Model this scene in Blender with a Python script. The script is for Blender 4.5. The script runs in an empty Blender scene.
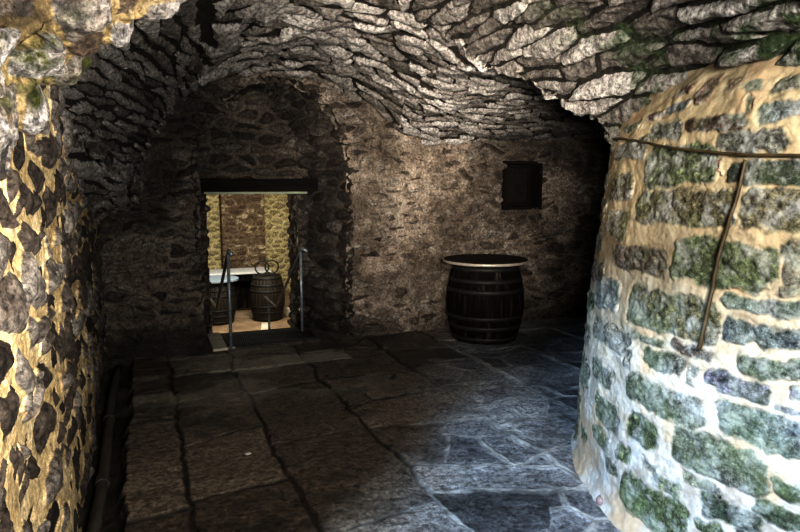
import bpy, bmesh, math, random
import numpy as np
from mathutils import Vector, Matrix
random.seed(7); np.random.seed(7)
scn = bpy.context.scene
COL = scn.collection
PI = math.pi

# ------------------------------------------------------------------ noise fields
def hsh(ix, iy, seed=0):
    h = (ix.astype(np.int64)*374761393 + iy.astype(np.int64)*668265263 + seed*974634541) & 0xFFFFFFFF
    h = ((h ^ (h >> 13))*1274126177) & 0xFFFFFFFF
    h = ((h ^ (h >> 16))*2246822519) & 0xFFFFFFFF
    h = h ^ (h >> 15)
    return (h & 0xFFFFFF)/float(0x1000000)
def sm(t): return t*t*(3-2*t)
def vnoise(x, y, seed=0):
    ix = np.floor(x); iy = np.floor(y); fx = sm(x-ix); fy = sm(y-iy)
    ix = ix.astype(np.int64); iy = iy.astype(np.int64)
    a = hsh(ix,iy,seed); b = hsh(ix+1,iy,seed); c = hsh(ix,iy+1,seed); d = hsh(ix+1,iy+1,seed)
    return (a+(b-a)*fx)*(1-fy) + (c+(d-c)*fx)*fy
def fbm(x, y, seed=0, octv=4):
    s = 0; a = .5; n = 0
    for i in range(octv):
        s = s + a*vnoise(x, y, seed+i*17); n += a; a *= .5; x = x*2.03+3.1; y = y*2.03+1.7
    return s/n                      # 0..1
def ss(a, b, x):
    t = np.clip((x-a)/(b-a), 0, 1); return t*t*(3-2*t)

def voro(x, y, seed=0, jx=.7, jy=.6, sx=1., sy=1.):
    """staggered cells; x,y in cell units. returns distance to the joint (metres, cells are sx by sy), two cell hashes, local vector"""
    row = np.floor(y).astype(np.int64)
    best = np.full(x.shape, 1e9); bx = np.zeros_like(x); by = np.zeros_like(x); h1 = np.zeros_like(x); h2 = np.zeros_like(x)
    pts = []
    for dj in (-1,0,1):
        r = row+dj; off = (r & 1)*.5
        c = np.floor(x-off).astype(np.int64)
        for di in (-1,0,1):
            cc = c+di
            px = (cc+.5+off+(hsh(cc,r,seed)-.5)*jx - x)*sx
            py = (r+.5+(hsh(cc,r,seed+5)-.5)*jy - y)*sy
            # distances are measured squashed so that long cells stay long
            d = (px/sx)**2+(py/sy)**2
            a = hsh(cc,r,seed+9); b = hsh(cc,r,seed+13)
            m = d < best
            best = np.where(m,d,best); bx = np.where(m,px,bx); by = np.where(m,py,by); h1 = np.where(m,a,h1); h2 = np.where(m,b,h2)
            pts.append((px,py))
    ed = np.full(x.shape, 1e9)
    for px,py in pts:
        vx = (px-bx)/sx; vy = (py-by)/sy
        L = np.sqrt(vx*vx+vy*vy)
        ok = L > 1e-5; L = np.where(ok,L,1)
        mid = ((px+bx)/sx*vx+(py+by)/sy*vy)*.5/L         # cell units
        w = np.sqrt((vx/L*sx)**2+(vy/L*sy)**2)           # back to metres
        w = (vx/L)**2*sx+(vy/L)**2*sy
        ed = np.where(ok, np.minimum(ed, mid*w), ed)
    return ed, h1, h2, -bx, -by

# ------------------------------------------------------------------ meshes
def link(o, parent=None):
    COL.objects.link(o)
    if parent is not None: o.parent = parent
    return o
def grid_mesh(name, P, mat, attrs=None, colors=None, keep=None, flip=False):
    n, m = P.shape[:2]
    idx = np.arange(n*m).reshape(n, m)
    q = np.stack([idx[:-1,:-1], idx[1:,:-1], idx[1:,1:], idx[:-1,1:]], -1)
    if flip: q = q[...,::-1]
    q = q.reshape(-1,4)
    if keep is not None: q = q[keep.reshape(-1)]
    used = np.zeros(n*m, bool); used[q.reshape(-1)] = True
    remap = np.cumsum(used)-1; q = remap[q]
    V = P.reshape(-1,3)[used]
    me = bpy.data.meshes.new(name)
    me.vertices.add(len(V)); me.vertices.foreach_set('co', V.astype(np.float32).ravel())
    me.loops.add(q.size); me.loops.foreach_set('vertex_index', q.astype(np.int32).ravel())
    me.polygons.add(len(q)); me.polygons.foreach_set('loop_start', np.arange(0,q.size,4,dtype=np.int32))
    me.polygons.foreach_set('use_smooth', np.ones(len(q), bool))
    me.update(calc_edges=True)
    for k,a in (attrs or {}).items():
        at = me.attributes.new(k,'FLOAT','POINT'); at.data.foreach_set('value', a.reshape(-1)[used].astype(np.float32))
    for k,a in (colors or {}).items():
        at = me.attributes.new(k,'FLOAT_COLOR','POINT')
        c = np.ones((used.sum(),4),np.float32); c[:,:3] = a.reshape(-1,3)[used]; at.data.foreach_set('color', c.ravel())
    me.materials.append(mat)
    return bpy.data.objects.new(name, me)
def normals(P, sign=1):
    a = np.gradient(P,axis=0); b = np.gradient(P,axis=1)
    n = np.cross(a,b); n /= (np.linalg.norm(n,axis=-1,keepdims=True)+1e-12)
    return n*sign
def struct(o): o['kind'] = 'structure'; return link(o)

# ------------------------------------------------------------------ materials
def new_mat(name):
    m = bpy.data.materials.new(name); m.use_nodes = True
    nt = m.node_tree; nt.nodes.clear()
    out = nt.nodes.new('ShaderNodeOutputMaterial'); b = nt.nodes.new('ShaderNodeBsdfPrincipled')
    nt.links.new(b.outputs[0], out.inputs[0])
    return m, nt, b
def N(nt, kind, **kw):
    n = nt.nodes.new(kind)
    for k,v in kw.items(): setattr(n,k,v)
    return n
def noise(nt, vec, scale, detail=5, rough=.6):
    n = N(nt,'ShaderNodeTexNoise'); n.inputs['Scale'].default_value = scale; n.inputs['Detail'].default_value = detail
    n.inputs['Roughness'].default_value = rough; nt.links.new(vec, n.inputs['Vector']); return n.outputs['Fac']
def ramp(nt, fac, stops):
    r = N(nt,'ShaderNodeValToRGB'); e = r.color_ramp.elements
    while len(e) < len(stops): e.new(.5)
    for el,(p,c) in zip(e,stops): el.position = p; el.color = (*c,1) if len(c)==3 else c
    nt.links.new(fac, r.inputs[0]); return r.outputs[0]
def g(v): return (v,v,v)
def mix(nt, fac, a, b, mode='MIX'):
    n = N(nt,'ShaderNodeMix', data_type='RGBA', blend_type=mode)
    for s,v in ((n.inputs[0],fac),(n.inputs[6],a),(n.inputs[7],b)):
        if isinstance(v,(int,float)): s.default_value = v
        elif isinstance(v,tuple): s.default_value = (*v,1)
        else: nt.links.new(v,s)
    return n.outputs[2]
def math_n(nt, op, a, b=None, clamp=False):
    n = N(nt,'ShaderNodeMath', operation=op, use_clamp=clamp)
    for s,v in ((n.inputs[0],a),(n.inputs[1],b)):
        if v is None: continue
        if isinstance(v,(int,float)): s.default_value = v
        else: nt.links.new(v,s)
    return n.outputs[0]
def attr(nt, name, col=False):
    n = N(nt,'ShaderNodeAttribute', attribute_name=name); return n.outputs['Color' if col else 'Fac']
def bump(nt, bsdf, h, strength=.5, dist=.01):
    b = N(nt,'ShaderNodeBump'); b.inputs['Strength'].default_value = strength; b.inputs['Distance'].default_value = dist
    nt.links.new(h,b.inputs['Height']); nt.links.new(b.outputs[0], bsdf.inputs['Normal'])

def masonry(name, stone_stops, mortar_stops, mottle=(.45,1.45), rough=.9, moss=None, bumps=.6, pit_shade=.3):
    m, nt, b = new_mat(name)
    pos = N(nt,'ShaderNodeNewGeometry').outputs['Position']
    n1 = noise(nt,pos,9,6,.65); n2 = noise(nt,pos,45,5,.7); n3 = noise(nt,pos,2.2,3,.5)
    f = math_n(nt,'ADD', math_n(nt,'MULTIPLY',attr(nt,'rnd'),.7), math_n(nt,'MULTIPLY',math_n(nt,'SUBTRACT',n1,.35),.9), True)
    sc = ramp(nt,f,stone_stops)
    n4 = noise(nt,pos,110,4,.75); n5 = noise(nt,pos,22,6,.75)
    mot = ramp(nt,n2,[(.34,g(mottle[0]*.5)),(.66,g(mottle[1]*.5))])
    mot = mix(nt,1.0,mot,ramp(nt,n4,[(.36,g(.45)),(.5,g(.9)),(.66,g(1.0))]),'MULTIPLY')
    mot = mix(nt,1.0,mot,ramp(nt,n5,[(.34,g(pit_shade)),(.46,g(1.0))]),'MULTIPLY')  # shade of small cavities painted into the colour
    sc = mix(nt,1.0,sc,mix(nt,1.0,mot,g(2.0),'MULTIPLY'),'MULTIPLY')
    mc = ramp(nt, math_n(nt,'ADD',math_n(nt,'MULTIPLY',n1,.6),math_n(nt,'MULTIPLY',n3,.4)), mortar_stops)
    mc = mix(nt,.75,mc,mix(nt,1.0,mot,g(2.0),'MULTIPLY'),'MULTIPLY')
    edge = math_n(nt,'ADD',attr(nt,'stone'),math_n(nt,'MULTIPLY',math_n(nt,'SUBTRACT',n2,.5),.7))
    edge = ramp(nt,edge,[(.38,g(0)),(.6,g(1))])
    c = mix(nt,edge,mc,sc)
    if moss:
        mm = math_n(nt,'MULTIPLY',attr(nt,'moss'),ramp(nt,n1,[(.42,g(0)),(.56,g(1))]))
        c = mix(nt,mm,c,ramp(nt,n2,moss))
    c = mix(nt,attr(nt,'dirt_shade'),c,(.012,.010,.009))  # darkens by real dirt and by painted shade, as each surface sets it
    nt.links.new(c,b.inputs['Base Color']); b.inputs['Roughness'].default_value = rough
    b.inputs['Specular IOR Level'].default_value = .25
    h = math_n(nt,'ADD',math_n(nt,'MULTIPLY',n2,.6),math_n(nt,'ADD',n1,n5))
    bump(nt,b,h,bumps,.03)
    return m
def plain(name, stops, scale=(20,20,20), rough=.6, metal=0, spec=.4, bmp=.2, nscale=1.0):  # plain painted, wooden or metal things
    m, nt, b = new_mat(name)
    tc = N(nt,'ShaderNodeTexCoord').outputs['Object']
    mp = N(nt,'ShaderNodeMapping'); mp.inputs['Scale'].default_value = scale; nt.links.new(tc,mp.inputs[0])
    n = noise(nt,mp.outputs[0],nscale,6,.65)
    nt.links.new(ramp(nt,n,stops),b.inputs['Base Color'])
    b.inputs['Roughness'].default_value = rough; b.inputs['Metallic'].default_value = metal
    b.inputs['Specular IOR Level'].default_value = spec
    if bmp: bump(nt,b,n,bmp,.01)
    return m

M_left = masonry('left_wall_rubble', [(0,(.018,.015,.013)),(.35,(.05,.04,.033)),(.6,(.10,.08,.066)),(.85,(.24,.22,.20)),(1,(.04,.033,.027))],
                 [(.3,(.34,.24,.125)),(.5,(.60,.47,.27)),(.7,(.78,.67,.47))], (.3,1.7), bumps=.3, pit_shade=.12)
M_vault = masonry('vault_rubble', [(0,(.10,.088,.076)),(.3,(.22,.20,.18)),(.6,(.38,.355,.33)),(.85,(.50,.48,.455)),(1,(.26,.22,.17))],
                  [(.3,(.014,.012,.010)),(.55,(.03,.025,.02)),(.75,(.10,.075,.045))], (.3,1.7), moss=[(.35,(.012,.022,.008)),(.6,(.075,.105,.05)),(.75,(.19,.21,.15))], bumps=.9)
M_arch = masonry('entrance_arch_rubble', [(0,(.07,.05,.035)),(.25,(.17,.13,.095)),(.5,(.27,.235,.205)),(.75,(.41,.39,.38)),(1,(.17,.12,.07))],
                 [(.3,(.06,.04,.015)),(.5,(.42,.32,.17)),(.7,(.62,.52,.34))], (.2,1.6), moss=[(.35,(.015,.018,.006)),(.55,(.06,.065,.015)),(.75,(.18,.17,.05))], bumps=.9)
M_back = masonry('back_wall_rubble', [(0,(.03,.023,.018)),(.3,(.12,.097,.079)),(.55,(.22,.185,.155)),(.85,(.42,.38,.33)),(1,(.07,.055,.044))],
                 [(.34,(.10,.078,.058)),(.5,(.25,.205,.163)),(.64,(.46,.40,.335))], (.2,1.9), bumps=1.0, pit_shade=.05)
M_far = masonry('far_room_plaster', [(0,(.26,.21,.12)),(.4,(.40,.34,.20)),(1,(.56,.49,.32))],
                [(.3,(.40,.33,.17)),(.5,(.58,.50,.29)),(.7,(.66,.60,.42))], (.15,1.9), pit_shade=.15)
M_farbrown = masonry('far_room_brown_stone', [(0,(.09,.06,.042)),(.4,(.17,.12,.085)),(.7,(.25,.185,.13)),(.85,(.6,.52,.38)),(1,(.3,.23,.16))],
                     [(.35,(.11,.075,.052)),(.55,(.24,.18,.12)),(.68,(.6,.52,.38))], (.2,1.9), pit_shade=.15)

# =================================================================== THE SETTING
# ---- floor: large worn flags in lanes that run with the passage
def cuts(a,b,lo,hi,fixed=()):
    out=[]; y=a
    while y<b: out.append((y,random.uniform(-.14,.14))); y+=random.uniform(lo,hi)
    return out
LANES = [-.17,.15,.68,1.31,2.13,2.78,3.45,4.2,4.9,5.7,6.6]
LCUT = [[(1.9,0),(2.5,.1),(3.13,.1),(3.84,.1),(4.5,0),(5.1,.1),(5.75,0)],
        [(1.9,.1),(2.5,-.1),(3.24,.12),(4.03,.42),(4.85,.1),(5.5,.05),(6.0,0)],
        [(1.8,.1),(2.7,.1),(3.82,.02),(4.88,.2),(5.48,.0),(5.9,-.2)],
        [(1.7,.2),(2.15,0),(2.70,-.35),(3.0,-.42),(3.72,-.2),(4.3,.1),(4.9,-.1),(5.48,.0),(5.8,-.15)]]
while len(LCUT) < len(LANES)-1: LCUT.append(cuts(1.5+random.random()*.4,6.4,.45,.85))
xs = np.concatenate([np.linspace(-.5,3.0,520), np.linspace(3.0,6.4,260)[1:]])
ys = np.concatenate([np.linspace(1.0,4.2,440), np.linspace(4.2,6.35,180)[1:]])
X,Y = np.meshgrid(xs,ys,indexing='ij')
wx = X+(fbm(X*3,Y*3,3)-.5)*.09+(fbm(X*14,Y*14,31,3)-.5)*.03; wy = Y+(fbm(X*3,Y*3,4)-.5)*.09+(fbm(X*14,Y*14,41,3)-.5)*.03
dj = np.full(X.shape,9.); rnd = np.zeros_like(X); tone = np.zeros_like(X); tilt = np.zeros_like(X)
for k in range(len(LANES)-1):
    a,b = LANES[k],LANES[k+1]; inl = (wx>=a)&(wx<b)
    d = np.minimum(wx-a,b-wx); cell = np.zeros_like(X)
    for (c,s) in LCUT[k]:
        e = wy-c-s*(wx-(a+b)/2)
        d = np.minimum(d,np.abs(e)); cell += (e>0)
    dj = np.where(inl,d,dj)
    hh = hsh(cell.astype(np.int64), np.full(X.shape,k,np.int64), 77)
    rnd = np.where(inl,hh,rnd)
    tilt = np.where(inl,(hsh(cell.astype(np.int64),np.full(X.shape,k,np.int64),79)-.5)*.02+(hh-.5)*.03*(wx-(a+b)/2),tilt)
edge = wx+.17
# crazed sub-joints in the wider, more broken paving towards the bastion
vd,v1,v2,_,_ = voro(wx/.42+3.3,wy/.33+1.1,91,.9,.9,.42,.33)
brk = ss(1.15,1.6,X)*ss(.42,.55,fbm(X*1.1+5,Y*1.1,93,3))
dj2 = np.where(brk>.3, vd+.004, 9.)
d = np.minimum(dj, dj2)
rnd = np.where(brk>.3, (rnd*.5+v1*.5), rnd)
jw = .009+.012*fbm(X*2,Y*2,8,2)+.006*ss(1.3,1.9,X)
stone = ss(jw*.5, jw*1.5, d)
Z = -.014*(1-ss(jw*.3,jw+.006,d)) + tilt*.5 + (fbm(X*5,Y*5,11)-.5)*.022 + (fbm(X*22,Y*22,12,4)-.5)*.008
right = ss(.75,1.5,X+.5*(fbm(X*1.5,Y*1.5,15)-.5)-.55*(Y-2.6))  # daylit zone of the floor, painted into slab and joint colours
Z += right*(1-stone)*.016
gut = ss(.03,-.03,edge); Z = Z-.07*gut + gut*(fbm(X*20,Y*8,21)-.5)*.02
def slabmark(x0,x1,y0,y1): return ss(-.02,.03,np.minimum(np.minimum(wx-x0,x1-wx),np.minimum(wy-y0,y1-wy)))
tone = np.maximum(slabmark(1.02,1.75,5.48,5.80), .8*slabmark(.45,1.0,5.46,5.62))
tone = np.maximum(tone, .5*ss(.5,.62,fbm(X*1.6,Y*3.5,25))*ss(4.2,4.8,Y)*ss(2.0,1.5,X))
dirt_shade = np.clip(gut*.75 + .55*ss(.55,.75,fbm(X*2.2,Y*2.2,17))*(1-right*.3),0,1)
P = np.stack([X,Y,Z],-1)
m, nt, b = new_mat('flagstones')
pos = N(nt,'ShaderNodeNewGeometry').outputs['Position']
n1 = noise(nt,pos,7,7,.68); n2 = noise(nt,pos,38,5,.7); n3 = noise(nt,pos,1.7,4,.6)
f = math_n(nt,'ADD',math_n(nt,'MULTIPLY',attr(nt,'rnd'),.5),math_n(nt,'MULTIPLY',n1,.55),True)
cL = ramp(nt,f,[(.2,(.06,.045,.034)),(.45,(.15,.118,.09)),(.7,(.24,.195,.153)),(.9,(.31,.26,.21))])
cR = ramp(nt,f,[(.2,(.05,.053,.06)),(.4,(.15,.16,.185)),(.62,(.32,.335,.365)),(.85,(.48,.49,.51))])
c = mix(nt,attr(nt,'right'),cL,cR)  # warm shaded side and blue daylit side put into the slab colour
n4 = noise(nt,pos,120,4,.75); n5 = noise(nt,pos,16,7,.75)
mot = mix(nt,1.0,ramp(nt,n2,[(.34,g(.2)),(.66,g(.8))]),ramp(nt,n4,[(.36,g(.5)),(.6,g(1.0))]),'MULTIPLY'); mot = mix(nt,1.0,mot,ramp(nt,n5,[(.34,g(.25)),(.5,g(1.0))]),'MULTIPLY'); c = mix(nt,1.0,c,mix(nt,1.0,mot,g(2.0),'MULTIPLY'),'MULTIPLY')
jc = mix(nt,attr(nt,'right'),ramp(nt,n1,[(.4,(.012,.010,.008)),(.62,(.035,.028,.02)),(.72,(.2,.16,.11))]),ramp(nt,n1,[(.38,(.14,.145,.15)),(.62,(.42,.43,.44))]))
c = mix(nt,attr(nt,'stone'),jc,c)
c = mix(nt,attr(nt,'tone'),c,mix(nt,mot,(.22,.20,.165),(.44,.41,.35)))
c = mix(nt,attr(nt,'dirt_shade'),c,(.014,.012,.011))
nt.links.new(c,b.inputs['Base Color'])
nt.links.new(ramp(nt,n1,[(.35,g(.45)),(.65,g(.85))]),b.inputs['Roughness']); b.inputs['Specular IOR Level'].default_value=.35
bump(nt,b,math_n(nt,'ADD',math_n(nt,'ADD',n1,n5),math_n(nt,'MULTIPLY',n2,.5)),.7,.02)
M_floor = m
struct(grid_mesh('floor',P,M_floor,dict(stone=stone,rnd=rnd,right=right,tone=tone,dirt_shade=dirt_shade)))

# ---- generic rubble relief
def rubble(S,T,seed,sx,sy,jw,relief,wob=.05,jx=.75,jy=.6,rough=.012,rv=.02,tl=.25,mort=1.0):
    ws = S+(fbm(S/sx*.8,T/sy*.5,seed+1,3)-.5)*wob*2+(fbm(S*25,T*25,seed+6,3)-.5)*.02
    wt = T+(fbm(S/sx*.8,T/sy*.5,seed+2,3)-.5)*wob+(fbm(S*25,T*25,seed+7,3)-.5)*.02
    d,h1,h2,lx,ly = voro(ws/sx,wt/sy,seed,jx,jy,sx,sy)
    d = d-jw
    st = ss(-.006,.008,d)
    dome = 1-(1-np.clip(d/(.35*sy),0,1))**2
    tx = (hsh((h1*1e5).astype(np.int64),(h2*1e5).astype(np.int64),3)-.5)*tl; ty = (h2-.5)*tl*2
    h = st*(relief*dome + (h1-.5)*rv + np.clip(lx,-.2,.2)*tx + np.clip(ly,-.1,.1)*ty)
    h = h + (fbm(S*18,T*18,seed+20,4)-.5)*rough*(.5+st) + (1-st)*(fbm(S*8,T*8,seed+22,3)-.5)*.012*mort
    return h, st, h1, d

# ---- left wall, with its return at the entrance jamb
y0 = 1.62
ds = np.concatenate([np.linspace(-.9,0,90)[:-1], np.linspace(0,2.2,420)[:-1], np.linspace(2.2,4.75,230)])
zz = np.linspace(-.08,2.75,430)
D,Zg = np.meshgrid(ds,zz,indexing='ij')
rr=.12
bx = np.where(D<0, -.37+D, -.37); by = np.where(D<0, y0, y0+D)
P = np.stack([bx,by,Zg],-1).astype(float)
k = 14
P0 = P.copy()
for _ in range(3):
    for s_ in range(1,12): pass
nrm = np.zeros_like(P); t = ss(-.15,.15,D); nrm[...,0] = t; nrm[...,1] = -(1-t); nrm /= np.linalg.norm(nrm,axis=-1,keepdims=True)
rndc = np.exp(-(D/.09)**2)*.05
P -= nrm*rndc[...,None]
jwl = np.clip(-.012+.085*fbm(D*2.2,Zg*2.2,201,4),.003,.1)
h,st,r1,dd = rubble(D,Zg*1.0,200,.22,.15,jwl,.022,.20,.95,.9,.02,.03,.2)
h += (fbm(D*1.5,Zg*1.5,210,3)-.5)*.09
P += nrm*h[...,None]
z_ = np.zeros_like(D)
struct(grid_mesh('wall_left',P,M_left,dict(stone=st,rnd=r1,dirt_shade=np.clip(.55*ss(1.9,3.6,D)+.35*ss(.35,.0,Zg),0,.9),moss=z_),flip=True))  # fading light down the passage painted as darker colour; also darker at the foot

# ---- round bastion on the right
C0 = (3.73,2.0)
STONES = [(-0.236,2.026,0.068,0.014,'p'),(-0.066,1.999,0.05,0.049,'p'),(0.066,2.014,0.027,0.017,'p'),(0.166,1.993,0.042,0.022,'t'),(0.307,1.965,0.048,0.015,'t'),(-0.219,1.945,0.073,0.019,'b'),(0.175,1.909,0.017,0.028,'p'),(0.326,1.868,0.087,0.03,'b'),(-0.39,1.928,0.077,0.016,'p'),(0.036,1.849,0.137,0.03,'m'),(-0.265,1.839,0.138,0.036,'g'),(-0.634,1.893,0.125,0.016,'g'),(0.215,1.771,0.146,0.04,'g'),(-0.607,1.774,0.197,0.045,'g'),(-0.158,1.685,0.226,0.083,'l'),(0.072,1.675,0.024,0.034,'p'),(0.299,1.652,0.168,0.05,'k'),(-0.618,1.59,0.162,0.061,'o'),(-0.092,1.501,0.277,0.075,'o'),(0.161,1.493,0.017,0.039,'p'),(0.351,1.51,0.128,0.075,'o'),(-0.578,1.402,0.143,0.066,'o'),(-0.343,1.246,0.199,0.06,'n'),(0.146,1.285,0.237,0.095,'l'),(0.472,1.311,0.074,0.08,'n'),(0.455,1.207,0.053,0.016,'n'),(-0.6,1.039,0.153,0.072,'b'),(-0.081,1.044,0.263,0.078,'o'),(0.382,1.144,0.181,0.026,'b'),(0.393,1.039,0.179,0.036,'b'),(-0.155,0.915,0.097,0.013,'t'),(-0.503,0.85,0.235,0.05,'t'),(0.091,0.918,0.093,0.018,'n'),(-0.036,0.832,0.107,0.041,'g'),(0.112,0.822,0.014,0.039,'t'),(0.286,0.835,0.119,0.035,'v'),(0.425,0.93,0.154,0.031,'k'),(0.525,0.851,0.055,0.02,'v'),(0.503,0.791,0.082,0.016,'v'),(-0.52,0.629,0.12,0.058,'g'),(-0.046,0.668,0.215,0.062,'g'),(0.391,0.692,0.173,0.068,'b'),(-0.438,0.454,0.124,0.057,'g'),(-0.142,0.483,0.095,0.064,'l'),(0.248,0.515,0.205,0.074,'g'),(-0.486,0.315,0.102,0.040,'g'),(-0.244,0.328,0.072,0.036,'l'),(-0.346,0.235,0.068,0.032,'g'),(0.027,0.315,0.059,0.026,'l'),(0.187,0.392,0.08,0.018,'t'),(-0.046,0.18,0.179,0.085,'l'),(0.305,0.324,0.118,0.044,'k'),(0.512,0.401,0.105,0.034,'k'),(0.541,0.509,0.067,0.03,'k'),(0.233,0.221,0.055,0.028,'l'),(-0.261,0.788,0.027,0.036,'t'),(-0.872,0.535,0.159,0.087,'g'),(-0.789,0.203,0.07,0.042,'g'),(-0.056,0.357,0.037,0.012,'t'),(0.47,0.25,0.12,0.04,'g'),(0.42,0.12,0.1,0.05,'k')]
PAL = dict(p=(.24,.165,.13),t=(.22,.205,.175),b=(.155,.175,.18),m=(.10,.07,.05),g=(.165,.165,.14),l=(.135,.155,.09),k=(.065,.078,.055),o=(.15,.135,.085),n=(.15,.12,.10),v=(.18,.165,.21))
rs = random.Random(5)
zc = .1
row = 0
while zc < 2.1:                      # the courses carry on round the bastion, out of the picture
    hh = rs.uniform(.045,.085)
    for (a,b_) in ((.66,3.4),(-2.6,-1.05)):
        s_ = a+rs.uniform(0,.15)
        while s_ < b_:
            w_ = rs.uniform(.09,.24); STONES.append((s_+w_,zc,w_,hh,rs.choice('glokbntv'))); s_ += 2*w_+rs.uniform(.04,.09)
    zc += 2*hh+rs.uniform(.05,.08); row += 1
sg = np.concatenate([np.linspace(-2.6,-1.15,120)[:-1], np.linspace(-1.15,.75,640)[:-1], np.linspace(.75,3.4,200)])
zg = np.linspace(-.06,2.42,760)
S,Zg = np.meshgrid(sg,zg,indexing='ij')
def pier_r(z): return 1.675-.038*np.clip(z,0,None)**2 + .05*np.exp(-np.clip(z,0,None)/.05) - .28*ss(1.86,2.5,z)
best = np.full(S.shape,9.); scol = np.zeros(S.shape+(3,)); r1 = np.zeros_like(S)
ws = S+(fbm(S*6,Zg*6,301,3)-.5)*.08+(fbm(S*22,Zg*22,302,3)-.5)*.04
wz = Zg+(fbm(S*6,Zg*6,303,3)-.5)*.05+(fbm(S*22,Zg*22,304,3)-.5)*.03
for i,(s,z,w,hh,c) in enumerate(STONES):
    i0,i1 = np.searchsorted(sg,[s-w-.12,s+w+.12]); j0,j1 = np.searchsorted(zg,[z-hh-.1,z+hh+.1])
    if i1<=i0 or j1<=j0: continue
    sl = (slice(i0,i1),slice(j0,j1))
    r = min(w,hh)*rs.uniform(.45,.8); sk = rs.uniform(-.15,.15); tp = rs.uniform(-.12,.12)
    u = ws[sl]-s-sk*(wz[sl]-z); v = (wz[sl]-z)*(1+tp*(ws[sl]-s)/w)
    qx = np.abs(u)-(w-r); qy = np.abs(v)-(hh-r)
    sd = np.sqrt(np.maximum(qx,0)**2+np.maximum(qy,0)**2)+np.minimum(np.maximum(qx,qy),0)-r
    m_ = sd<best[sl]
    best[sl] = np.where(m_,sd,best[sl]); scol[sl] = np.where(m_[...,None],np.array(PAL[c])*rs.uniform(.85,1.15),scol[sl]); r1[sl] = np.where(m_,rs.random(),r1[sl])
best = best-.006
st = ss(.010,-.010,best+.02*(fbm(S*30,Zg*30,309,4)-.5)+.05*np.clip(fbm(S*9,Zg*9,308,4)-.55,0,1))
h = st*(.002+.001*(1-(1-np.clip(-best/.04,0,1))**2)+(r1-.5)*.004+(fbm(S*14,Zg*20,311,5)-.5)*.026+(fbm(S*45,Zg*55,317,3)-.5)*.012) - .002*np.exp(-(best/.010)**2)
h += (1-st)*((fbm(S*7,Zg*9,312,4)-.5)*.028+(fbm(S*30,Zg*30,313,3)-.5)*.006)
h += (fbm(S*1.6,Zg*1.6,314,3)-.5)*.07
h += .05*ss(1.80,2.0,Zg)*(fbm(S*5,Zg*7,315,3)-.45)
th = PI+S/1.6; R_ = pier_r(Zg)+h
P = np.stack([C0[0]+R_*np.cos(th),C0[1]+R_*np.sin(th),Zg],-1)
m, nt, b = new_mat('bastion_masonry')
pos = N(nt,'ShaderNodeNewGeometry').outputs['Position']
n1 = noise(nt,pos,11,7,.68); n2 = noise(nt,pos,55,5,.72); n3 = noise(nt,pos,2.5,4,.55); n4 = noise(nt,pos,26,6,.75)
zsep = N(nt,'ShaderNodeSeparateXYZ'); nt.links.new(pos,zsep.inputs[0])
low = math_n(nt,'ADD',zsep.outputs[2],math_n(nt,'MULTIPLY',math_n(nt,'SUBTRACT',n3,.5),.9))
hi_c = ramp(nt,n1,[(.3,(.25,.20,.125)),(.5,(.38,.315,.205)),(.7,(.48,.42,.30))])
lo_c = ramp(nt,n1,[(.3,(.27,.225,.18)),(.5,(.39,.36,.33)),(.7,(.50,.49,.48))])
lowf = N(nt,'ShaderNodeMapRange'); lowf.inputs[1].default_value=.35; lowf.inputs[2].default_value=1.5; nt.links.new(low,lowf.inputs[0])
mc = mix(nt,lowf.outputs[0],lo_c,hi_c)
patch = ramp(nt,n3,[(.54,g(0)),(.62,g(.65))]); mc = mix(nt,patch,mc,(.40,.29,.185))
sc = attr(nt,'scol',True)
n6 = noise(nt,pos,120,4,.75)
mot = ramp(nt,n4,[(.36,g(.05)),(.46,g(.30)),(.56,g(.6)),(.64,g(1.0))]); mot = mix(nt,1.0,mot,ramp(nt,n6,[(.38,g(.4)),(.6,g(1.0))]),'MULTIPLY'); sc = mix(nt,1.0,sc,mix(nt,1.0,mot,g(2.0),'MULTIPLY'),'MULTIPLY')
sc = mix(nt,ramp(nt,n1,[(.46,g(0)),(.6,g(.75))]),sc,mix(nt,n2,(.10,.11,.10),(.46,.46,.44)))
sc = mix(nt,ramp(nt,n3,[(.45,g(0)),(.6,g(.35))]),sc,mix(nt,n4,(.035,.05,.02),(.19,.24,.11)))
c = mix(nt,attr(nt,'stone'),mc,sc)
spk = ramp(nt,n2,[(.27,g(.6)),(.33,g(0))]); c = mix(nt,spk,c,(.03,.022,.015))
c = mix(nt,attr(nt,'moss'),c,(.03,.05,.02))
nt.links.new(c,b.inputs['Base Color']); b.inputs['Roughness'].default_value=.85; b.inputs['Specular IOR Level'].default_value=.25
bump(nt,b,math_n(nt,'ADD',math_n(nt,'MULTIPLY',n4,.8),math_n(nt,'MULTIPLY',n2,.3)),.55,.018)
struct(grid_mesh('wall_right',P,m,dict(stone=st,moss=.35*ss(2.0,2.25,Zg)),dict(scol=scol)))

# ---- vault: passage barrel (along y) meeting a cross barrel (along x) behind the bastion
def zA(x,y):
    t = ss(2.6,6.2,y)
    xc = 1.0+.2*t; aL = 1.42-.2*t; zl = 1.9-.38*t
    crown = 2.66
    uL = np.clip((xc-x)/aL,0,1); L = zl+(crown-zl)*np.sqrt(1-uL**2)
    L = L-np.clip(xc-aL-x,0,1)*.7
    aR = 1.39+.05*t; zr = 1.83-.15*t-.14*ss(2.3,1.5,y); uR = np.clip((x-xc)/aR,0,1); R = zr+(crown-zr)*np.sqrt(1-uR**2)
    R = R-np.clip(x-xc-aR,0,1)*1.0
    return np.where(x<xc,L,R)
def smax(a,b,k): return np.maximum(a,b)+.5*k*np.exp(-np.abs(a-b)/(k+1e-6))
def zB(x,y):
    return np.where(y>4.3, 2.42-.34*((y-4.3)/1.95)**2, 2.42-.60*((4.3-y)/1.45)**2) + .06*ss(3,6,x)
xa = .98-1.45*np.cos(np.linspace(0,PI,760)); xs = np.concatenate([xa, np.linspace(xa[-1],6.6,330)[1:]])
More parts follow.
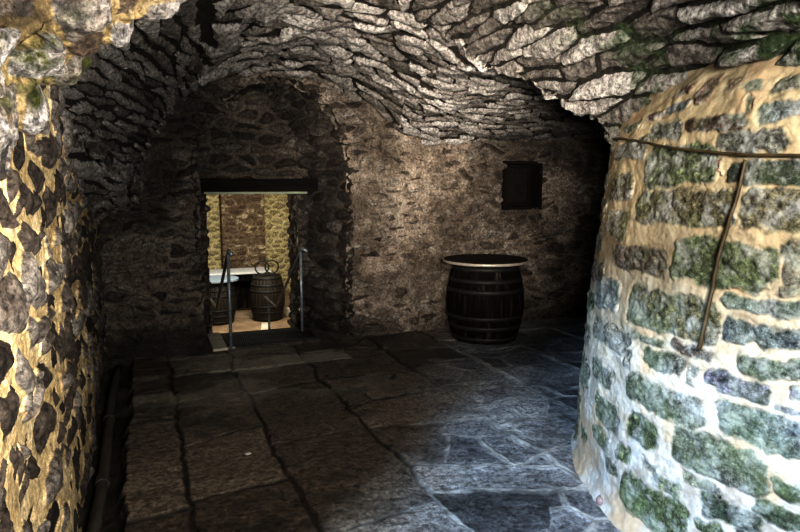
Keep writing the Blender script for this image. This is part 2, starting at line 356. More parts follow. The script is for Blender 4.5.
ys = np.concatenate([np.linspace(.7,2.4,330)[:-1],np.linspace(2.4,6.32,620)])
X,Y = np.meshgrid(xs,ys,indexing='ij')
wob = (fbm(X*3,Y*3,401,3)-.5)
A = zA(X,Y)+wob*.06; B = zB(X,Y)-wob*.06
B = np.where(X<1.2,-1,B)
Z = np.maximum(smax(A,B,.001+.14*ss(3.7,4.8,Y)),.6)
P = np.stack([X,Y,Z],-1); n = normals(P,-1)
sA = np.cumsum(np.hypot(np.gradient(zA(X,Y),axis=0),np.gradient(X,axis=0)),axis=0); sA = sA-sA[np.argmin(np.abs(xs-1.0))][None,:]+5
sB = np.cumsum(np.hypot(np.gradient(zB(X,Y),axis=1),np.gradient(Y,axis=1)),axis=1)
lean = (.30*ss(1.3,.3,X)*ss(2.4,4,Y))*(Y-3.5)
jw = .004+.010*fbm(X*2,Y*2,405,3)
tL = 1.25*zA(X,Y)
hA,stA,rA,_ = rubble(Y,sA,440,.42,.10,jw*1.3+.003,.034,.08,.85,.7,.02,.045,.35)
hL,stL,rL,_ = rubble(Y-.4*X,tL+.06*(fbm(X*2,Y*1.2,411)-.5),410,.42,.065,jw+.008,.030,.05,.85,.7,.016,.035,.25)
hC,stC,rC,_ = rubble(X,Y,450,.26,.15,jw+.003,.034,.06,.85,.7,.018,.045,.4)
hB,stB,rB,_ = rubble(X,sB,420,.27,.085,jw+.003,.028,.05,.85,.7,.016,.04,.3)
nz = (fbm(X*2.5,Y*2.5,431)-.5)
mL = (X+.4*nz<.50)&(Y>2.3)
hA = np.where(mL,hL,hA); stA = np.where(mL,stL,stA); rA = np.where(mL,rL,rA)
mC = (~mL)&(Y+1.0*nz>3.3+.5*np.clip(X-1,0,2))
hA = np.where(mC,hC,hA); stA = np.where(mC,stC,stA); rA = np.where(mC,rC,rA)
useB = (B>A)
h = np.where(useB,hB,hA); st = np.where(useB,stB,stA); r1 = np.where(useB,rB,rA)
h += (fbm(X*2.2,Y*2.2,433,3)-.5)*.09-.03
P = P+n*h[...,None]
moss = ss(1.2,2.0,X)*ss(3.3,2.2,Y)*ss(.45,.6,fbm(X*4,Y*4,434))
dirt_shade = np.clip(.22*ss(3.4,5.2,Y)*ss(.3,.7,fbm(X*1.2,Y*1.2,435))+.6*ss(3.2,4.0,X)+.35*ss(.45,-.1,X)*ss(3,4.2,Y),0,.93)  # shade of the deep and side parts of the vault painted in
struct(grid_mesh('ceiling',P,M_vault,dict(stone=st,rnd=r1,moss=moss,dirt_shade=dirt_shade),flip=True))

# ---- rough arch ring at the entrance, hanging in front of the left wall
ctrl = np.array([(-.60,1.25),(-.52,1.45),(-.42,1.61),(-.30,1.74),(-.185,1.88),(-.065,1.985),(.12,2.11),(.38,2.27),(.68,2.45),(1.0,2.58),(1.4,2.68)])
cl = np.concatenate([[0],np.cumsum(np.linalg.norm(np.diff(ctrl,axis=0),axis=1))])
tt = np.linspace(0,cl[-1],420)
cx = np.interp(tt,cl,ctrl[:,0]); cz = np.interp(tt,cl,ctrl[:,1])
ker = np.hanning(41); ker/=ker.sum()
pad = lambda a: np.convolve(np.concatenate([np.full(20,a[0])+np.arange(-20,0)*(a[1]-a[0]),a,np.full(20,a[-1])+np.arange(1,21)*(a[-1]-a[-2])]),ker,'valid')
cx = pad(cx); cz = pad(cz)
tx,tz = np.gradient(cx),np.gradient(cz); L = np.hypot(tx,tz); nx,nz = -tz/L,tx/L         # outward (up and left)
prof = [(.55,1.50),(.10,1.55),(.03,1.58),(0,1.66),(0,1.86),(.04,1.93),(.5,1.98)]
pl = np.array(prof); pc = np.concatenate([[0],np.cumsum(np.linalg.norm(np.diff(pl,axis=0),axis=1))])
vv = np.linspace(0,pc[-1],330); po = np.interp(vv,pc,pl[:,0]); py = np.interp(vv,pc,pl[:,1])
T,V = np.meshgrid(tt,vv,indexing='ij')
P = np.stack([cx[:,None]+nx[:,None]*po[None,:], py[None,:]+0*T, cz[:,None]+nz[:,None]*po[None,:]],-1)
n = normals(P,1)
if n[200,165,2] > 0: n = -n
h,st,r1,_ = rubble(V+.07,T,500,.20,.15,.004+.014*fbm(T*3,V*3,501,3),.022,.14,.9,.9,.04,.035,.5)
h += (fbm(T*4,V*4,502,4)-.5)*.10+(fbm(T*14,V*14,503,4)-.5)*.035
P = P+n*h[...,None]
struct(grid_mesh('trim_1',P,M_arch,dict(stone=st,rnd=r1,dirt_shade=.8*ss(.54,.66,fbm(T*4.5,V*4.5,507,4)),moss=ss(.46,.56,fbm(T*4,V*4,505)))))

# ---- back wall with the arched door recess
RX,RA,RS,RR = 1.22,.72,1.72,.86
def in_recess(x,z,g_=0): 
    zt = RS+(RR+g_)*np.sqrt(np.clip(1-((x-RX)/(RA+g_))**2,0,1))
    return (np.abs(x-RX)<RA+g_)&(z<zt)
xs = np.concatenate([np.linspace(-.5,4.6,720),np.linspace(4.6,6.6,140)[1:]]); zs = np.linspace(-.08,2.72,400)
X,Zg = np.meshgrid(xs,zs,indexing='ij')
plast = ss(.38,.6,fbm(X*1.1+2,Zg*1.3,601,3)+.25*ss(2.0,2.4,X)*ss(3.6,2.8,X))
jw = .006+.014*fbm(X*3,Zg*3,602,3)+.026*plast
h,st,r1,_ = rubble(X,Zg,610,.22,.09,jw,.03,.17,.95,.95,.04,.04,.4)
h += (fbm(X*2,Zg*2,611,3)-.5)*.10+(fbm(X*9,Zg*9,612,4)-.5)*.05*plast + .05*ss(1.02,.96,Zg+.05*(fbm(X*3,Zg*0,613)-.5))*(X<.6)
NX0,NX1,NZ0,NZ1 = 3.82,4.27,1.35,1.84
P = np.stack([X,6.25-h,Zg],-1)
xcm = .5*(xs[1:]+xs[:-1])[:,None]+0*zs[None,1:]; zcm = .5*(zs[1:]+zs[:-1])[None,:]+0*xcm
jag = (fbm(xcm*7,zcm*7,614,3)-.5)*.08
keep = ~in_recess(xcm,zcm,jag) & ~((xcm>NX0)&(xcm<NX1)&(zcm>NZ0)&(zcm<NZ1))
dirt_shade = np.clip(.5*ss(4.0,5.2,X)+.35*ss(3.4,4.0,X)*ss(1.6,2.1,Zg)+.42*ss(.9,.4,X)+.35*ss(.45,.6,fbm(X*2.2,Zg*2.2,615))+.25*ss(.3,.0,Zg),0,.9)  # shade at both ends painted in, plus random dirt and a darker foot
struct(grid_mesh('wall_back',P,M_back,dict(stone=st,rnd=r1,moss=0*X,dirt_shade=dirt_shade),keep=keep))
# reveal of the recess, splaying in towards the doorway
arc = [(RX-RA-.05,z) for z in np.linspace(-.08,RS,60)]+[(RX-(RA+.05)*math.cos(a),RS+(RR+.05)*math.sin(a)) for a in np.linspace(0,PI,130)[1:-1]]+[(RX+RA+.05,z) for z in np.linspace(RS,-.08,90)]
arc = np.array(arc); al = np.concatenate([[0],np.cumsum(np.linalg.norm(np.diff(arc,axis=0),axis=1))])
ta = np.linspace(0,al[-1],520); ax = np.interp(ta,al,arc[:,0]); az = np.interp(ta,al,arc[:,1])
va = np.linspace(0,1,130)
T,V = np.meshgrid(ta,va,indexing='ij')
shrink = 1-.0*V; splay = np.where(ax[:,None]>RX, .34*V*ss(0,.5,ax[:,None]-RX), -.02*V*0)
P = np.stack([ax[:,None]-splay, 6.19+.75*V, az[:,None]+0*V],-1)
n = normals(P,1)
if n[-20,60,0] > 0: n = -n
h,st,r1,_ = rubble(V*.75,T,620,.22,.11,.008+.012*fbm(T*3,V*3,621),.045,.08,.85,.8,.03,.05,.4)
h += (fbm(T*4,V*4,622,4)-.5)*.06
P = P+n*h[...,None]
struct(grid_mesh('wall_recess',P,M_back,dict(stone=st,rnd=r1,moss=0*T,dirt_shade=np.clip(.62+.3*fbm(T*2,V*2,623),0,.9))))  # shade inside the recess painted into the stone colour
# inner wall of the recess with the low doorway
DX0,DX1,DZ = .60,1.57,1.53
xs = np.linspace(.4,2.05,330); zs = np.linspace(-.05,2.7,420)
X,Zg = np.meshgrid(xs,zs,indexing='ij')
h,st,r1,_ = rubble(X,Zg,630,.26,.12,.008+.03*fbm(X*2.5,Zg*2.5,631),.035,.08,.85,.8,.03,.05,.4)
P = np.stack([X,6.90-h-(fbm(X*3,Zg*3,632)-.5)*.08,Zg],-1)
xcm = .5*(xs[1:]+xs[:-1])[:,None]+0*zs[None,1:]; zcm = .5*(zs[1:]+zs[:-1])[None,:]+0*xcm
jag = (fbm(xcm*9,zcm*9,633,3)-.5)*.07
keep = ~((xcm>DX0+jag)&(xcm<DX1+jag)&(zcm<DZ))
struct(grid_mesh('wall_doorway',P,M_back,dict(stone=st,rnd=r1,moss=0*X,dirt_shade=np.clip(.42+.45*fbm(X*2,Zg*2,634),0,.9)),keep=keep))  # recess shade painted into this wall's colour too, unevenly
# jamb faces of the doorway (right one shows), rough edged
for sx_,nm in ((DX0,'door_jamb_left'),(DX1,'door_jamb_right')):
    yy = np.linspace(6.84,7.3,80); zs = np.linspace(-.95,DZ+.1,240)
    Yy,Zg = np.meshgrid(yy,zs,indexing='ij')
    h,st,r1,_ = rubble(Yy,Zg,640,.2,.12,.012+.012*fbm(Yy*3,Zg*3,641),.016,.12,.95,.9,.04,.03,.3)
    sg_ = 1 if sx_==DX0 else -1
    P = np.stack([sx_+sg_*h,Yy,Zg],-1)
    struct(grid_mesh(nm,P,M_back,dict(stone=st,rnd=r1,moss=0*Yy,dirt_shade=.2+0*Yy),flip=sg_<0))

# ------------------------------------------------------------------ small builders
def mesh_obj(name, bm, mat, parent=None, smooth=False):
    me = bpy.data.meshes.new(name); bm.normal_update(); bm.to_mesh(me); bm.free()
    if smooth: me.polygons.foreach_set('use_smooth',[True]*len(me.polygons))
    me.materials.append(mat)
    return link(bpy.data.objects.new(name,me),parent)
def box_bm(bm, x0,x1,y0,y1,z0,z1, bev=.0, seg=2):
    r = bmesh.ops.create_cube(bm,size=1)
    for v in r['verts']: v.co = Vector(((x0+x1)/2+v.co.x*(x1-x0),(y0+y1)/2+v.co.y*(y1-y0),(z0+z1)/2+v.co.z*(z1-z0)))
    if bev:
        es = list({e for v in r['verts'] for e in v.link_edges})
        bmesh.ops.bevel(bm,geom=es,offset=bev,segments=seg,affect='EDGES',profile=.6)
    return bm
def lathe_bm(bm, prof, n=48, off=(0,0,0), groove=None):
    rings=[]
    for (r,z) in prof:
        ring=[]
        for i in range(n):
            rr_ = r
            if groove and (i % groove[0])==0: rr_ = r-groove[1]
            a = 2*PI*i/n; ring.append(bm.verts.new((off[0]+rr_*math.cos(a),off[1]+rr_*math.sin(a),off[2]+z)))
        rings.append(ring)
    for a,b_ in zip(rings,rings[1:]):
        for i in range(n): bm.faces.new((a[i],a[(i+1)%n],b_[(i+1)%n],b_[i]))
    bm.faces.new(list(reversed(rings[0]))); bm.faces.new(rings[-1])
    return bm
def tube_bm(bm, pts, r, n=10):
    pts=[Vector(p) for p in pts]; rings=[]
    up = Vector((.13,.21,.97)).normalized()
    for i,p in enumerate(pts):
        d = ((pts[min(i+1,len(pts)-1)]-p).normalized() if i<len(pts)-1 else Vector()) + ((p-pts[max(i-1,0)]).normalized() if i>0 else Vector())
        d.normalize()
        a = d.cross(up)
        if a.length<.05: a = d.cross(Vector((1,0,0)))
        a.normalize(); b_ = d.cross(a)
        rad = r(i/(len(pts)-1)) if callable(r) else r
        rings.append([bm.verts.new(p+a*math.cos(2*PI*k/n)*rad+b_*math.sin(2*PI*k/n)*rad) for k in range(n)])
    for a,b_ in zip(rings,rings[1:]):
        for i in range(n): bm.faces.new((a[i],a[(i+1)%n],b_[(i+1)%n],b_[i]))
    bm.faces.new(list(reversed(rings[0]))); bm.faces.new(rings[-1])
    bmesh.ops.recalc_face_normals(bm,faces=bm.faces)
    return bm
def smooth_line(pts, k=10):
    pts=[Vector(p) for p in pts]; out=[]
    for i in range(len(pts)-1):
        p0=pts[max(i-1,0)];p1=pts[i];p2=pts[i+1];p3=pts[min(i+2,len(pts)-1)]
        for j in range(k):
            t=j/k; out.append(.5*((2*p1)+(p2-p0)*t+(2*p0-5*p1+4*p2-p3)*t*t+(3*p1-p0-3*p2+p3)*t**3))
    return out+[pts[-1]]
def thing(name,label,cat,loc=(0,0,0),rotz=0,group=None):
    o = bpy.data.objects.new(name,None); o.empty_display_size=.1; link(o)
    o.location=loc; o.rotation_euler=(0,0,rotz); tag(o,label,cat,group); return o
def tag(o,label,cat,group=None):
    o['label']=label; o['category']=cat
    if group: o['group']=group
    return o
def dup(root,name_loc,rotz=0,label=None):
    r = root.copy(); COL.objects.link(r); r.location=name_loc; r.rotation_euler=(0,0,rotz)
    if label: r['label']=label
    for ch in list(root.children):
        c_ = ch.copy(); COL.objects.link(c_); c_.parent=r
        for g_ in ch.children:
            d_ = g_.copy(); COL.objects.link(d_); d_.parent=c_
    return r

M_oak = plain('dark_barrel_oak',[(.3,(.003,.002,.002)),(.55,(.007,.005,.004)),(.75,(.05,.042,.033))],(24,24,2.2),.8,spec=.05,bmp=.4)
M_oak2 = plain('barrel_oak_in_far_room',[(.3,(.006,.004,.003)),(.55,(.018,.013,.009)),(.75,(.06,.042,.03))],(24,24,2.2),.6,bmp=.4)
M_iron = plain('dark_iron',[(.3,(.008,.008,.008)),(.7,(.03,.028,.026))],(30,30,30),.6,.3,bmp=.2)
M_rim = plain('pale_rim_band',[(.3,(.30,.27,.22)),(.7,(.52,.48,.42))],(30,30,30),.4,.3,bmp=.1)
M_tabletop = plain('dark_table_board',[(.3,(.012,.008,.006)),(.7,(.035,.024,.018))],(3,40,3),.75,spec=.15,bmp=.2)
M_paletop = plain('pale_table_board',[(.3,(.36,.36,.36)),(.7,(.56,.56,.55))],(3,30,3),.45,bmp=.1)
M_blueboard = plain('blue_grey_table_board',[(.3,(.17,.21,.26)),(.7,(.30,.35,.40))],(3,30,3),.45,bmp=.1)
M_steel = plain('painted_steel',[(.3,(.16,.18,.20)),(.7,(.34,.37,.41))],(20,20,20),.35,.3,bmp=.1)
M_lintel = plain('blackened_oak_lintel',[(.3,(.004,.003,.003)),(.7,(.014,.011,.008))],(2,30,30),.85,spec=.08,bmp=.5)
M_litedge = plain('lintel_lit_edge',[(.3,(.16,.19,.14)),(.7,(.34,.36,.28))],(3,30,30),.7,bmp=.3)
M_step = plain('worn_step_stone',[(.3,(.05,.043,.036)),(.7,(.15,.13,.11))],(6,6,6),.8,bmp=.5,nscale=1.5)
M_lowfloor = plain('lower_floor_stone',[(.3,(.16,.11,.07)),(.55,(.26,.185,.12)),(.75,(.36,.27,.18))],(3,3,3),.75,bmp=.4,nscale=1.5)
M_pale = plain('pale_kerb_stone',[(.3,(.36,.33,.27)),(.7,(.6,.56,.48))],(8,8,8),.8,bmp=.4)
M_cable = plain('brown_cable_sheath',[(.3,(.025,.018,.008)),(.7,(.085,.060,.028))],(14,14,14),.55,bmp=.2)
M_pipe = plain('grimy_drain_pipe',[(.3,(.03,.026,.022)),(.6,(.075,.065,.054)),(.8,(.16,.14,.12))],(25,5,25),.55,bmp=.4)
M_dark = plain('black_board',[(.3,(.006,.005,.005)),(.7,(.018,.015,.013))],(8,8,30),.9,spec=.1,bmp=.3)
M_pebble = plain('mauve_stone',[(.3,(.13,.09,.09)),(.7,(.34,.26,.26))],(18,18,18),.8,bmp=.5)
M_white = plain('white_paper',[(.3,(.6,.58,.54)),(.7,(.8,.78,.74))],(20,20,20),.8,bmp=.1)

# ---- lintel over the low doorway (setting) and steps down
bm = bmesh.new(); box_bm(bm,.52,1.72,6.52,7.05,1.53,1.665,.012); bmesh.ops.subdivide_edges(bm,edges=[e for e in bm.edges if abs(e.verts[0].co.x-e.verts[1].co.x)>.6],cuts=20)
for v in bm.verts: v.co += Vector((0,(fbm(np.array([v.co.x*5]),np.array([v.co.z*9]),71)[0]-.5)*.03,(fbm(np.array([v.co.x*4]),np.array([v.co.y*9]),72)[0]-.5)*.02))
o = struct(mesh_obj('trim_2',bm,M_lintel) if False else bpy.data.objects.new('trim_2',(lambda me:(bm.to_mesh(me),me.materials.append(M_lintel),me)[2])(bpy.data.meshes.new('trim_2'))))
bm = bmesh.new(); box_bm(bm,.56,1.60,6.50,6.60,1.508,1.532,.004)  # pale green strip added as the lit lower edge of the lintel
me = bpy.data.meshes.new('trim_3'); bm.to_mesh(me); me.materials.append(M_litedge); struct(bpy.data.objects.new('trim_3',me))
bm = bmesh.new()
for k in range(5):
    z1 = -.0-.19*k; ya = 6.30 if k==0 else 6.95+.30*(k-1); yb = 6.95+.30*k
    box_bm(bm,.45,1.9,ya,yb+.02,-1.2,z1-.004,.012)
me = bpy.data.meshes.new('stairs'); bm.to_mesh(me); me.materials.append(M_step); struct(bpy.data.objects.new('stairs',me))
# lower room
def gridplane(name,f,us,vs,mat,seed,sx,sy,jw=.02,relief=.02,dirt_shade=0,sign=1,flip=False):
    U,V = np.meshgrid(us,vs,indexing='ij'); P = np.stack([a+0*U for a in f(U,V)],-1).astype(float)
    n = normals(P,sign); h,st,r1,_ = rubble(U,V,seed,sx,sy,jw+.02*fbm(U*2,V*2,seed+1),relief,.08,.85,.8,.02,.03,.3)
    h += (fbm(U*1.5,V*1.5,seed+2,3)-.5)*.08
    P += n*h[...,None]
    return struct(grid_mesh(name,P,mat,dict(stone=st,rnd=r1,moss=0*U,dirt_shade=dirt_shade+0*U),flip=flip))
zl = np.linspace(-1.0,2.45,200)
gridplane('wall_far',lambda u,v:(u,15.0,v),np.linspace(-.5,5.6,420),zl,M_far,700,.26,.13,.02,.05)
gridplane('wall_far_left',lambda u,v:(.2,u,v),np.linspace(7.2,15.2,200),zl,M_far,710,.5,.22,.03,.03,sign=1,flip=True)
gridplane('wall_far_right',lambda u,v:(5.2,u,v),np.linspace(7.2,15.2,200),zl,M_far,720,.5,.22,.03,.03,sign=-1)
gridplane('ceiling_far',lambda u,v:(u,v,2.35-.18*np.clip(u-2.8,0,3)**2),np.linspace(-.5,5.6,120),np.linspace(7.15,15.2,140),M_far,730,.5,.2,.03,.03,sign=-1)
bm = bmesh.new(); box_bm(bm,-.5,5.6,8.1,15.2,-1.25,-.955,0)
me = bpy.data.meshes.new('floor_far'); bm.to_mesh(me); me.materials.append(M_lowfloor); struct(bpy.data.objects.new('floor_far',me))
# brown stone pier standing against the far wall
U,V = np.meshgrid(np.linspace(0,1.75,200),zl,indexing='ij')
px_ = np.where(U<.4,1.62,np.where(U<1.35,1.62+(U-.4),2.57)); py_ = np.where(U<.4,15-U,np.where(U<1.35,14.6,14.6+(U-1.35)))
P = np.stack([px_,py_,V],-1).astype(float); h,st,r1,_ = rubble(U,V,740,.25,.13,.01+.03*fbm(U*2,V*2,741),.04,.08,.85,.8,.03,.05,.4)
P[...,1] -= h; 
struct(grid_mesh('pillar_far',P,M_farbrown,dict(stone=st,rnd=r1,moss=0*U,dirt_shade=0*U)))

# ---- hatch in the square niche
gridplane_n = None
bm = bmesh.new()
dN=.22
box_bm(bm,NX0-.03,NX0+.005,6.2,6.25+dN,NZ0-.03,NZ1+.03); box_bm(bm,NX1-.005,NX1+.03,6.2,6.25+dN,NZ0-.03,NZ1+.03)
box_bm(bm,NX0,NX1,6.2,6.25+dN,NZ0-.03,NZ0+.005); box_bm(bm,NX0,NX1,6.2,6.25+dN,NZ1-.005,NZ1+.03)
me = bpy.data.meshes.new('window_1'); bm.to_mesh(me); me.materials.append(M_lintel); struct(bpy.data.objects.new('window_1',me))
t = thing('hatch','small black square wooden hatch set deep in the rough wall','hatch',((NX0+NX1)/2,6.40,NZ0))
w2=(NX1-NX0)/2-.006; hN=NZ1-NZ0
bm=bmesh.new()
for k in range(4):
    a=-w2+.03+(2*w2-.06)*k/4; box_bm(bm,a+.002,a+(2*w2-.06)/4-.002,0,.02,.03,hN-.03,.003)
mesh_obj('board_panel',bm,M_dark,t)
bm=bmesh.new()
box_bm(bm,-w2,-w2+.04,-.02,.03,.007,hN-.007,.004);box_bm(bm,w2-.04,w2,-.02,.03,.007,hN-.007,.004);box_bm(bm,-w2+.04,w2-.04,-.02,.03,.007,.045,.004);box_bm(bm,-w2+.04,w2-.04,-.02,.03,hN-.045,hN-.007,.004)
mesh_obj('frame',bm,M_lintel,t)

# =================================================================== THINGS
# ---- barrels
def barrel_profile(H,re,rm,n=18):
    return [(re+(rm-re)*math.sin(PI*(i/n)*.94+.09)**1.0 if True else 0, H*i/n) for i in range(n+1)]
def make_barrel(name,label,cat,loc,H,re,rm,mat,hoops=(.05,.2,.33,.67,.8,.95),rotz=0,group=None):
    t = thing(name,label,cat,loc,rotz,group)
    pr = barrel_profile(H,re,rm)
    full = [(pr[0][0]-.02,.0),(pr[0][0],.0)]+pr[1:-1]+[(pr[-1][0],H),(pr[-1][0]-.025,H),(pr[-1][0]-.03,H-.03)]
    bm = bmesh.new(); lathe_bm(bm,full,96,groove=(4,.006)); mesh_obj('barrel_body',bm,mat,t)
    for f in hoops:
        r = np.interp(f*H,[p[1] for p in pr],[p[0] for p in pr]); w=.02
        r0 = np.interp(f*H-w,[p[1] for p in pr],[p[0] for p in pr]); r2 = np.interp(f*H+w,[p[1] for p in pr],[p[0] for p in pr])
        bm = bmesh.new(); lathe_bm(bm,[(r0-.01,f*H-w),(r0+.004,f*H-w),(r+.005,f*H),(r2+.004,f*H+w),(r2-.01,f*H+w)],64)
        mesh_obj('hoop',bm,M_iron,t,True)
    return t
BT = make_barrel('barrel_table','dark oak barrel used as a table with a round board on top','table',(3.29,5.72,0.0),.80,.325,.405,M_oak)
bm=bmesh.new(); lathe_bm(bm,[(.38,.803),(.435,.803),(.435,.835),(.43,.84),(.1,.842)],72); mesh_obj('table_top',bm,M_tabletop,BT)
bm=bmesh.new(); lathe_bm(bm,[(.434,.806),(.442,.806),(.443,.82),(.442,.832),(.434,.832)],96); rim=mesh_obj('rim_band',bm,M_rim,BT,True); rim['label']='pale metal edge band'
b1 = make_barrel('barrel_table','brown barrel beyond the doorway with a round blue-grey top board','table',(1.20,12.0,-.955),.80,.27,.34,M_oak2)
bm=bmesh.new(); lathe_bm(bm,[(.36,.803),(.40,.803),(.40,.835),(.39,.842),(.1,.843)],64); mesh_obj('table_top',bm,M_blueboard,b1)
b2 = make_barrel('barrel','brown barrel beyond the doorway carrying two upright metal rings','barrel',(2.12,11.95,-.955),.86,.25,.33,M_oak2)
# table behind the barrels
t = thing('long_table','long pale-topped table behind the barrels in the lower room','table',(1.78,12.95,-.955))
bm=bmesh.new(); box_bm(bm,-.75,.55,-.35,.35,.80,.84,.006); mesh_obj('table_top',bm,M_paletop,t)
bm=bmesh.new(); box_bm(bm,-.68,.48,-.29,.29,.66,.799,.004); mesh_obj('apron',bm,M_oak,t)
for sx_ in (-.64,.44):
    for sy_ in (-.26,.26):
        bm=bmesh.new(); box_bm(bm,sx_-.04,sx_+.04,sy_-.04,sy_+.04,0,.66,.005); mesh_obj('leg',bm,M_oak,t)
bm=bmesh.new(); box_bm(bm,-.6,.4,-.012,.012,.06,.655,.004); mesh_obj('centre_panel',bm,M_oak,t)
# two rings on the right barrel
t = thing('ring_ornament','pair of thin upright metal rings standing on top of a barrel','ornament',(2.12,11.95,-.955+.862))
for dx in (-.09,.10):
    bm=bmesh.new(); tube_bm(bm,[(dx+.125*math.cos(a),0.01*(1 if dx>0 else -1),.145+.125*math.sin(a)) for a in np.linspace(0,2*PI,49)],.014,8); mesh_obj('ring',bm,M_iron,t,True)
bm=bmesh.new(); box_bm(bm,-.16,.18,-.035,.035,0,.016,.004); mesh_obj('base',bm,M_iron,t)
# block by the right rail
bm=bmesh.new(); box_bm(bm,-.11,.11,-.09,.09,0,.17,.02,3)
o=mesh_obj('stone_block',bm,M_pale); o.location=(2.62,12.05,-.953); o.rotation_euler=(0,0,.35); tag(o,'small pale block lying on the lower floor beside the right barrel','block')
bm=bmesh.new(); box_bm(bm,-.07,.07,-1.0,1.0,0,.05,.01)
o=mesh_obj('kerb_stone',bm,M_pale); o.location=(1.78,10.45,-.953); o.rotation_euler=(0,0,-.2); tag(o,'long pale kerb strip lying on the floor of the lower room','kerb')

# ---- handrails either side of the steps
def railing(name,label,x,pts,posts,group):
    t = thing(name,label,'handrail',(x,pts[0][0],0),0,group)
    y0_=pts[0][0]
    bm=bmesh.new(); tube_bm(bm,[(px,y-y0_,z) for (y,z,px) in pts],.017,10); mesh_obj('rail',bm,M_steel,t,True)
    for (y,zb,zt,px) in posts:
        bm=bmesh.new(); tube_bm(bm,[(px,y-y0_,zb),(px,y-y0_,zt)],.016,10); mesh_obj('post',bm,M_steel,t,True)
        bm=bmesh.new(); lathe_bm(bm,[(.045,zb),(.045,zb+.008),(.02,zb+.012)],20,(px,y-y0_,0)); mesh_obj('foot_plate',bm,M_steel,t)
    return t
railing('handrail','steel handrail on the left of the doorway steps, post at the threshold',.74,[(6.15,.93,.03),(6.19,.975,.0),(7.50,.18,0),(8.55,.14,0)],[(6.25,.0,.935,0),(8.3,-.955,.145,0)],'handrails of the doorway steps')
railing('handrail','steel handrail on the right of the doorway steps, against the dark jamb',1.54,[(6.52,.90,.05),(6.56,.935,.0),(8.05,.03,0),(8.85,.03,0)],[(6.62,.0,.895,0),(8.6,-.955,.03,0)],'handrails of the doorway steps')

# ---- grate at the threshold
t = thing('floor_grate','dark ribbed metal grate lying across the doorway threshold','grate',(1.20,6.48,.0),-.08)
bm=bmesh.new()
for a in np.linspace(-.40,.38,40): box_bm(bm,a-.004,a+.004,-.17,.17,.006,.03)
for a in (-.17,-.06,.06,.17): box_bm(bm,-.42,.40,a-.006,a+.006,.004,.026)
mesh_obj('bars',bm,M_iron,t)
bm=bmesh.new()
box_bm(bm,-.44,.42,-.20,-.175,0,.034,.003);box_bm(bm,-.44,.42,.175,.20,0,.034,.003);box_bm(bm,-.44,-.415,-.175,.175,0,.034,.003);box_bm(bm,.395,.42,-.175,.175,0,.034,.003)
mesh_obj('frame',bm,M_iron,t)
bm=bmesh.new(); box_bm(bm,-.07,.07,-.35,.35,0,.03,.008)
for v in bm.verts: v.co.x += .02*math.sin(v.co.y*9)
o=mesh_obj('threshold_slab',bm,M_pale); o.location=(.63,6.52,.0); tag(o,'narrow pale stone slab at the foot of the left door jamb','slab')

# ---- cables on the bastion
def on_pier(s,z,out=.012):
    th=PI+s/1.6
    i=min(max(np.searchsorted(sg,s),1),len(sg)-1); j=min(max(np.searchsorted(zg,z),1),len(zg)-1)
    i0=max(i-4,0); j0=max(j-4,0)
    r=float(np.max(R_[i0:i+5,j0:j+5]))+out
    return (C0[0]+r*math.cos(th),C0[1]+r*math.sin(th),z)
def cable_pts(path,wob,n=90):
    path=np.array(path); l=np.concatenate([[0],np.cumsum(np.linalg.norm(np.diff(path,axis=0),axis=1))])
    q=np.linspace(0,l[-1],n); s=np.interp(q,l,path[:,0]); z=np.interp(q,l,path[:,1])
    k_=np.hanning(9);k_/=k_.sum(); f_=lambda a: np.convolve(np.concatenate([np.full(4,a[0]),a,np.full(4,a[-1])]),k_,'valid')
    s=f_(s);z=f_(z)
    pts=np.array([on_pier(a,b_) for a,b_ in zip(s,z)])
    pts=np.stack([f_(pts[:,i]) for i in range(3)],-1)
    return [tuple(p) for p in pts]
bm=bmesh.new(); tube_bm(bm,cable_pts([(-1.05,1.86),(-.75,1.845),(-.454,1.811),(-.25,1.775),(-.063,1.748),(.207,1.716),(.412,1.706),(.6,1.70),(.78,1.705)],0,170),lambda t:.006,8)
o=mesh_obj('cable',bm,M_cable,None,True); tag(o,'brown cable running level round the top of the round stone bastion','cable')
bm=bmesh.new(); tube_bm(bm,cable_pts([(.219,1.705),(.222,1.66),(.217,1.6),(.198,1.503),(.169,1.383),(.148,1.22),(.138,1.055),(.136,.99),(.132,.945),(.122,.925)],0,80),lambda t:.0065+.003*t,8)
o=mesh_obj('cable',bm,M_cable,None,True); tag(o,'brown cable hanging down the bastion face from the level one','cable')

# ---- drain pipe in the gutter, loose stones, scrap of paper
t = thing('drain_pipe','grimy pipe lying in the gutter along the foot of left wall','pipe',(0,0,0))
t.location=(-.30,1.8,-.045)
def pipe_pts(y0_,y1_): return [(.012*math.sin(y*2.1)+.02*(y-3)/3,y-1.8,.004*math.sin(y*3)) for y in np.linspace(y0_,y1_,24)]
bm=bmesh.new(); tube_bm(bm,pipe_pts(1.8,6.1),.032,14); mesh_obj('pipe_length',bm,M_pipe,t,True)
for yc in (3.72,4.75):
    p=pipe_pts(yc-.04,yc+.04); bm=bmesh.new(); tube_bm(bm,p,.039,14); mesh_obj('joint_collar',bm,M_pipe,t,True)
def pebble(name,loc,size,seed,mat,label,cat='stone',rz=0):
    bm=bmesh.new(); bmesh.ops.create_icosphere(bm,subdivisions=4,radius=1)
    for v in bm.verts:
        n_=fbm(np.array([v.co.x*1.3+seed]),np.array([v.co.y*1.3+v.co.z*1.1]),seed)[0]
        c_=v.co*(.8+.45*n_); c_=Vector((math.copysign(abs(c_.x)**.8,c_.x),math.copysign(abs(c_.y)**.8,c_.y),math.copysign(abs(c_.z)**.7,c_.z)))
        v.co=Vector((c_.x*size[0],c_.y*size[1],c_.z*size[2]))
    zmin=min(v.co.z for v in bm.verts)
    for v in bm.verts: v.co.z-=zmin
    o=mesh_obj(name,bm,mat,None,True); o.location=loc; o.rotation_euler=(0,0,rz); tag(o,label,cat); return o
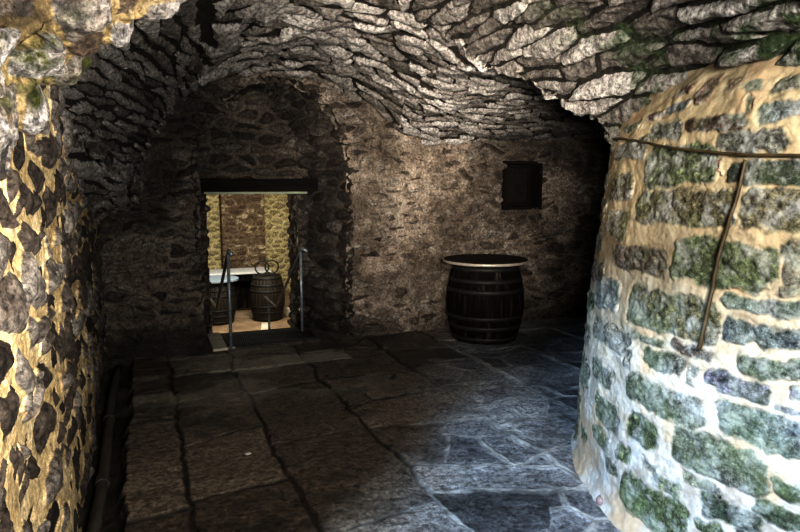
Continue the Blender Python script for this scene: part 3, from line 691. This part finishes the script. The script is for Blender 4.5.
pebble('loose_stone',(2.075,2.40,-.004),(.035,.026,.022),3,M_pebble,'fist-sized mauve stone lying at the foot of the round bastion',rz=.4)
bm=bmesh.new(); box_bm(bm,-.016,.016,-.012,.012,0,.004,.001)
for v in bm.verts: v.co.z += .25*v.co.x**2*20
o=mesh_obj('paper_scrap',bm,M_white); o.location=(.51,3.67,.004); o.rotation_euler=(0,0,.5); tag(o,'tiny white scrap of paper lying on the dark flagstones','scrap')

# =================================================================== LIGHT
def area(name,loc,target,size,power,col,spread=180,shape='DISK',size_y=None):
    l=bpy.data.lights.new(name,'AREA'); l.shape=shape; l.size=size
    if size_y: l.size_y=size_y
    l.energy=power; l.color=col; l.spread=math.radians(spread)
    o=bpy.data.objects.new(name,l); link(o); o.location=loc
    d=Vector(target)-Vector(loc); o.rotation_euler=d.to_track_quat('-Z','Y').to_euler(); return o
area('daylight_from_the_gateway',(-1.9,.30,2.35),(2.4,3.2,.2),.30,440,(.56,.77,1.0))
area('fill_by_the_camera',(.75,.25,1.75),(-.45,2.6,2.3),.6,47,(1.0,.94,.86))  # added fill lamp, out of view beside the camera
area('area_on_the_bastion',(.9,-.4,2.2),(2.5,2.0,1.3),.6,36,(1.0,.97,.92),90)  # unseen area lamp near the camera, aimed at the bastion
area('fill_down_the_passage',(.06,-.15,1.78),(2.9,6.25,2.0),.4,36,(1.0,.91,.80),40)  # added fill lamp at the camera to brighten the back wall
area('fill_on_left_wall',(.55,-.2,1.35),(-.37,2.5,1.3),.5,24,(1.0,.95,.86),80)  # added fill lamp, unseen, brightens the near left wall
area('lamp_in_lower_room',(1.7,9.6,1.7),(2.3,15,.2),.9,140,(1.0,.93,.76))
area('skylight_in_lower_room',(1.7,11.6,2.0),(1.6,12.2,-1),.8,34,(.8,.9,1.0))
w=bpy.data.worlds.new('World'); scn.world=w; w.use_nodes=True
w.node_tree.nodes['Background'].inputs[0].default_value=(.05,.055,.06,1); w.node_tree.nodes['Background'].inputs[1].default_value=.15

# =================================================================== CAMERA
cd=bpy.data.cameras.new('Camera'); cam=bpy.data.objects.new('Camera',cd); link(cam); scn.camera=cam
cd.sensor_width=36; cd.lens=630/800*36; cd.clip_start=.02
yaw=math.atan2(256,630); pitch=math.atan2(81,630)
cam.location=(0,0,1.6); cam.rotation_euler=(PI/2-pitch,0,-yaw)
scn.view_settings.view_transform='Standard'; scn.view_settings.look='None'; scn.view_settings.exposure=.5; scn.view_settings.gamma=.70
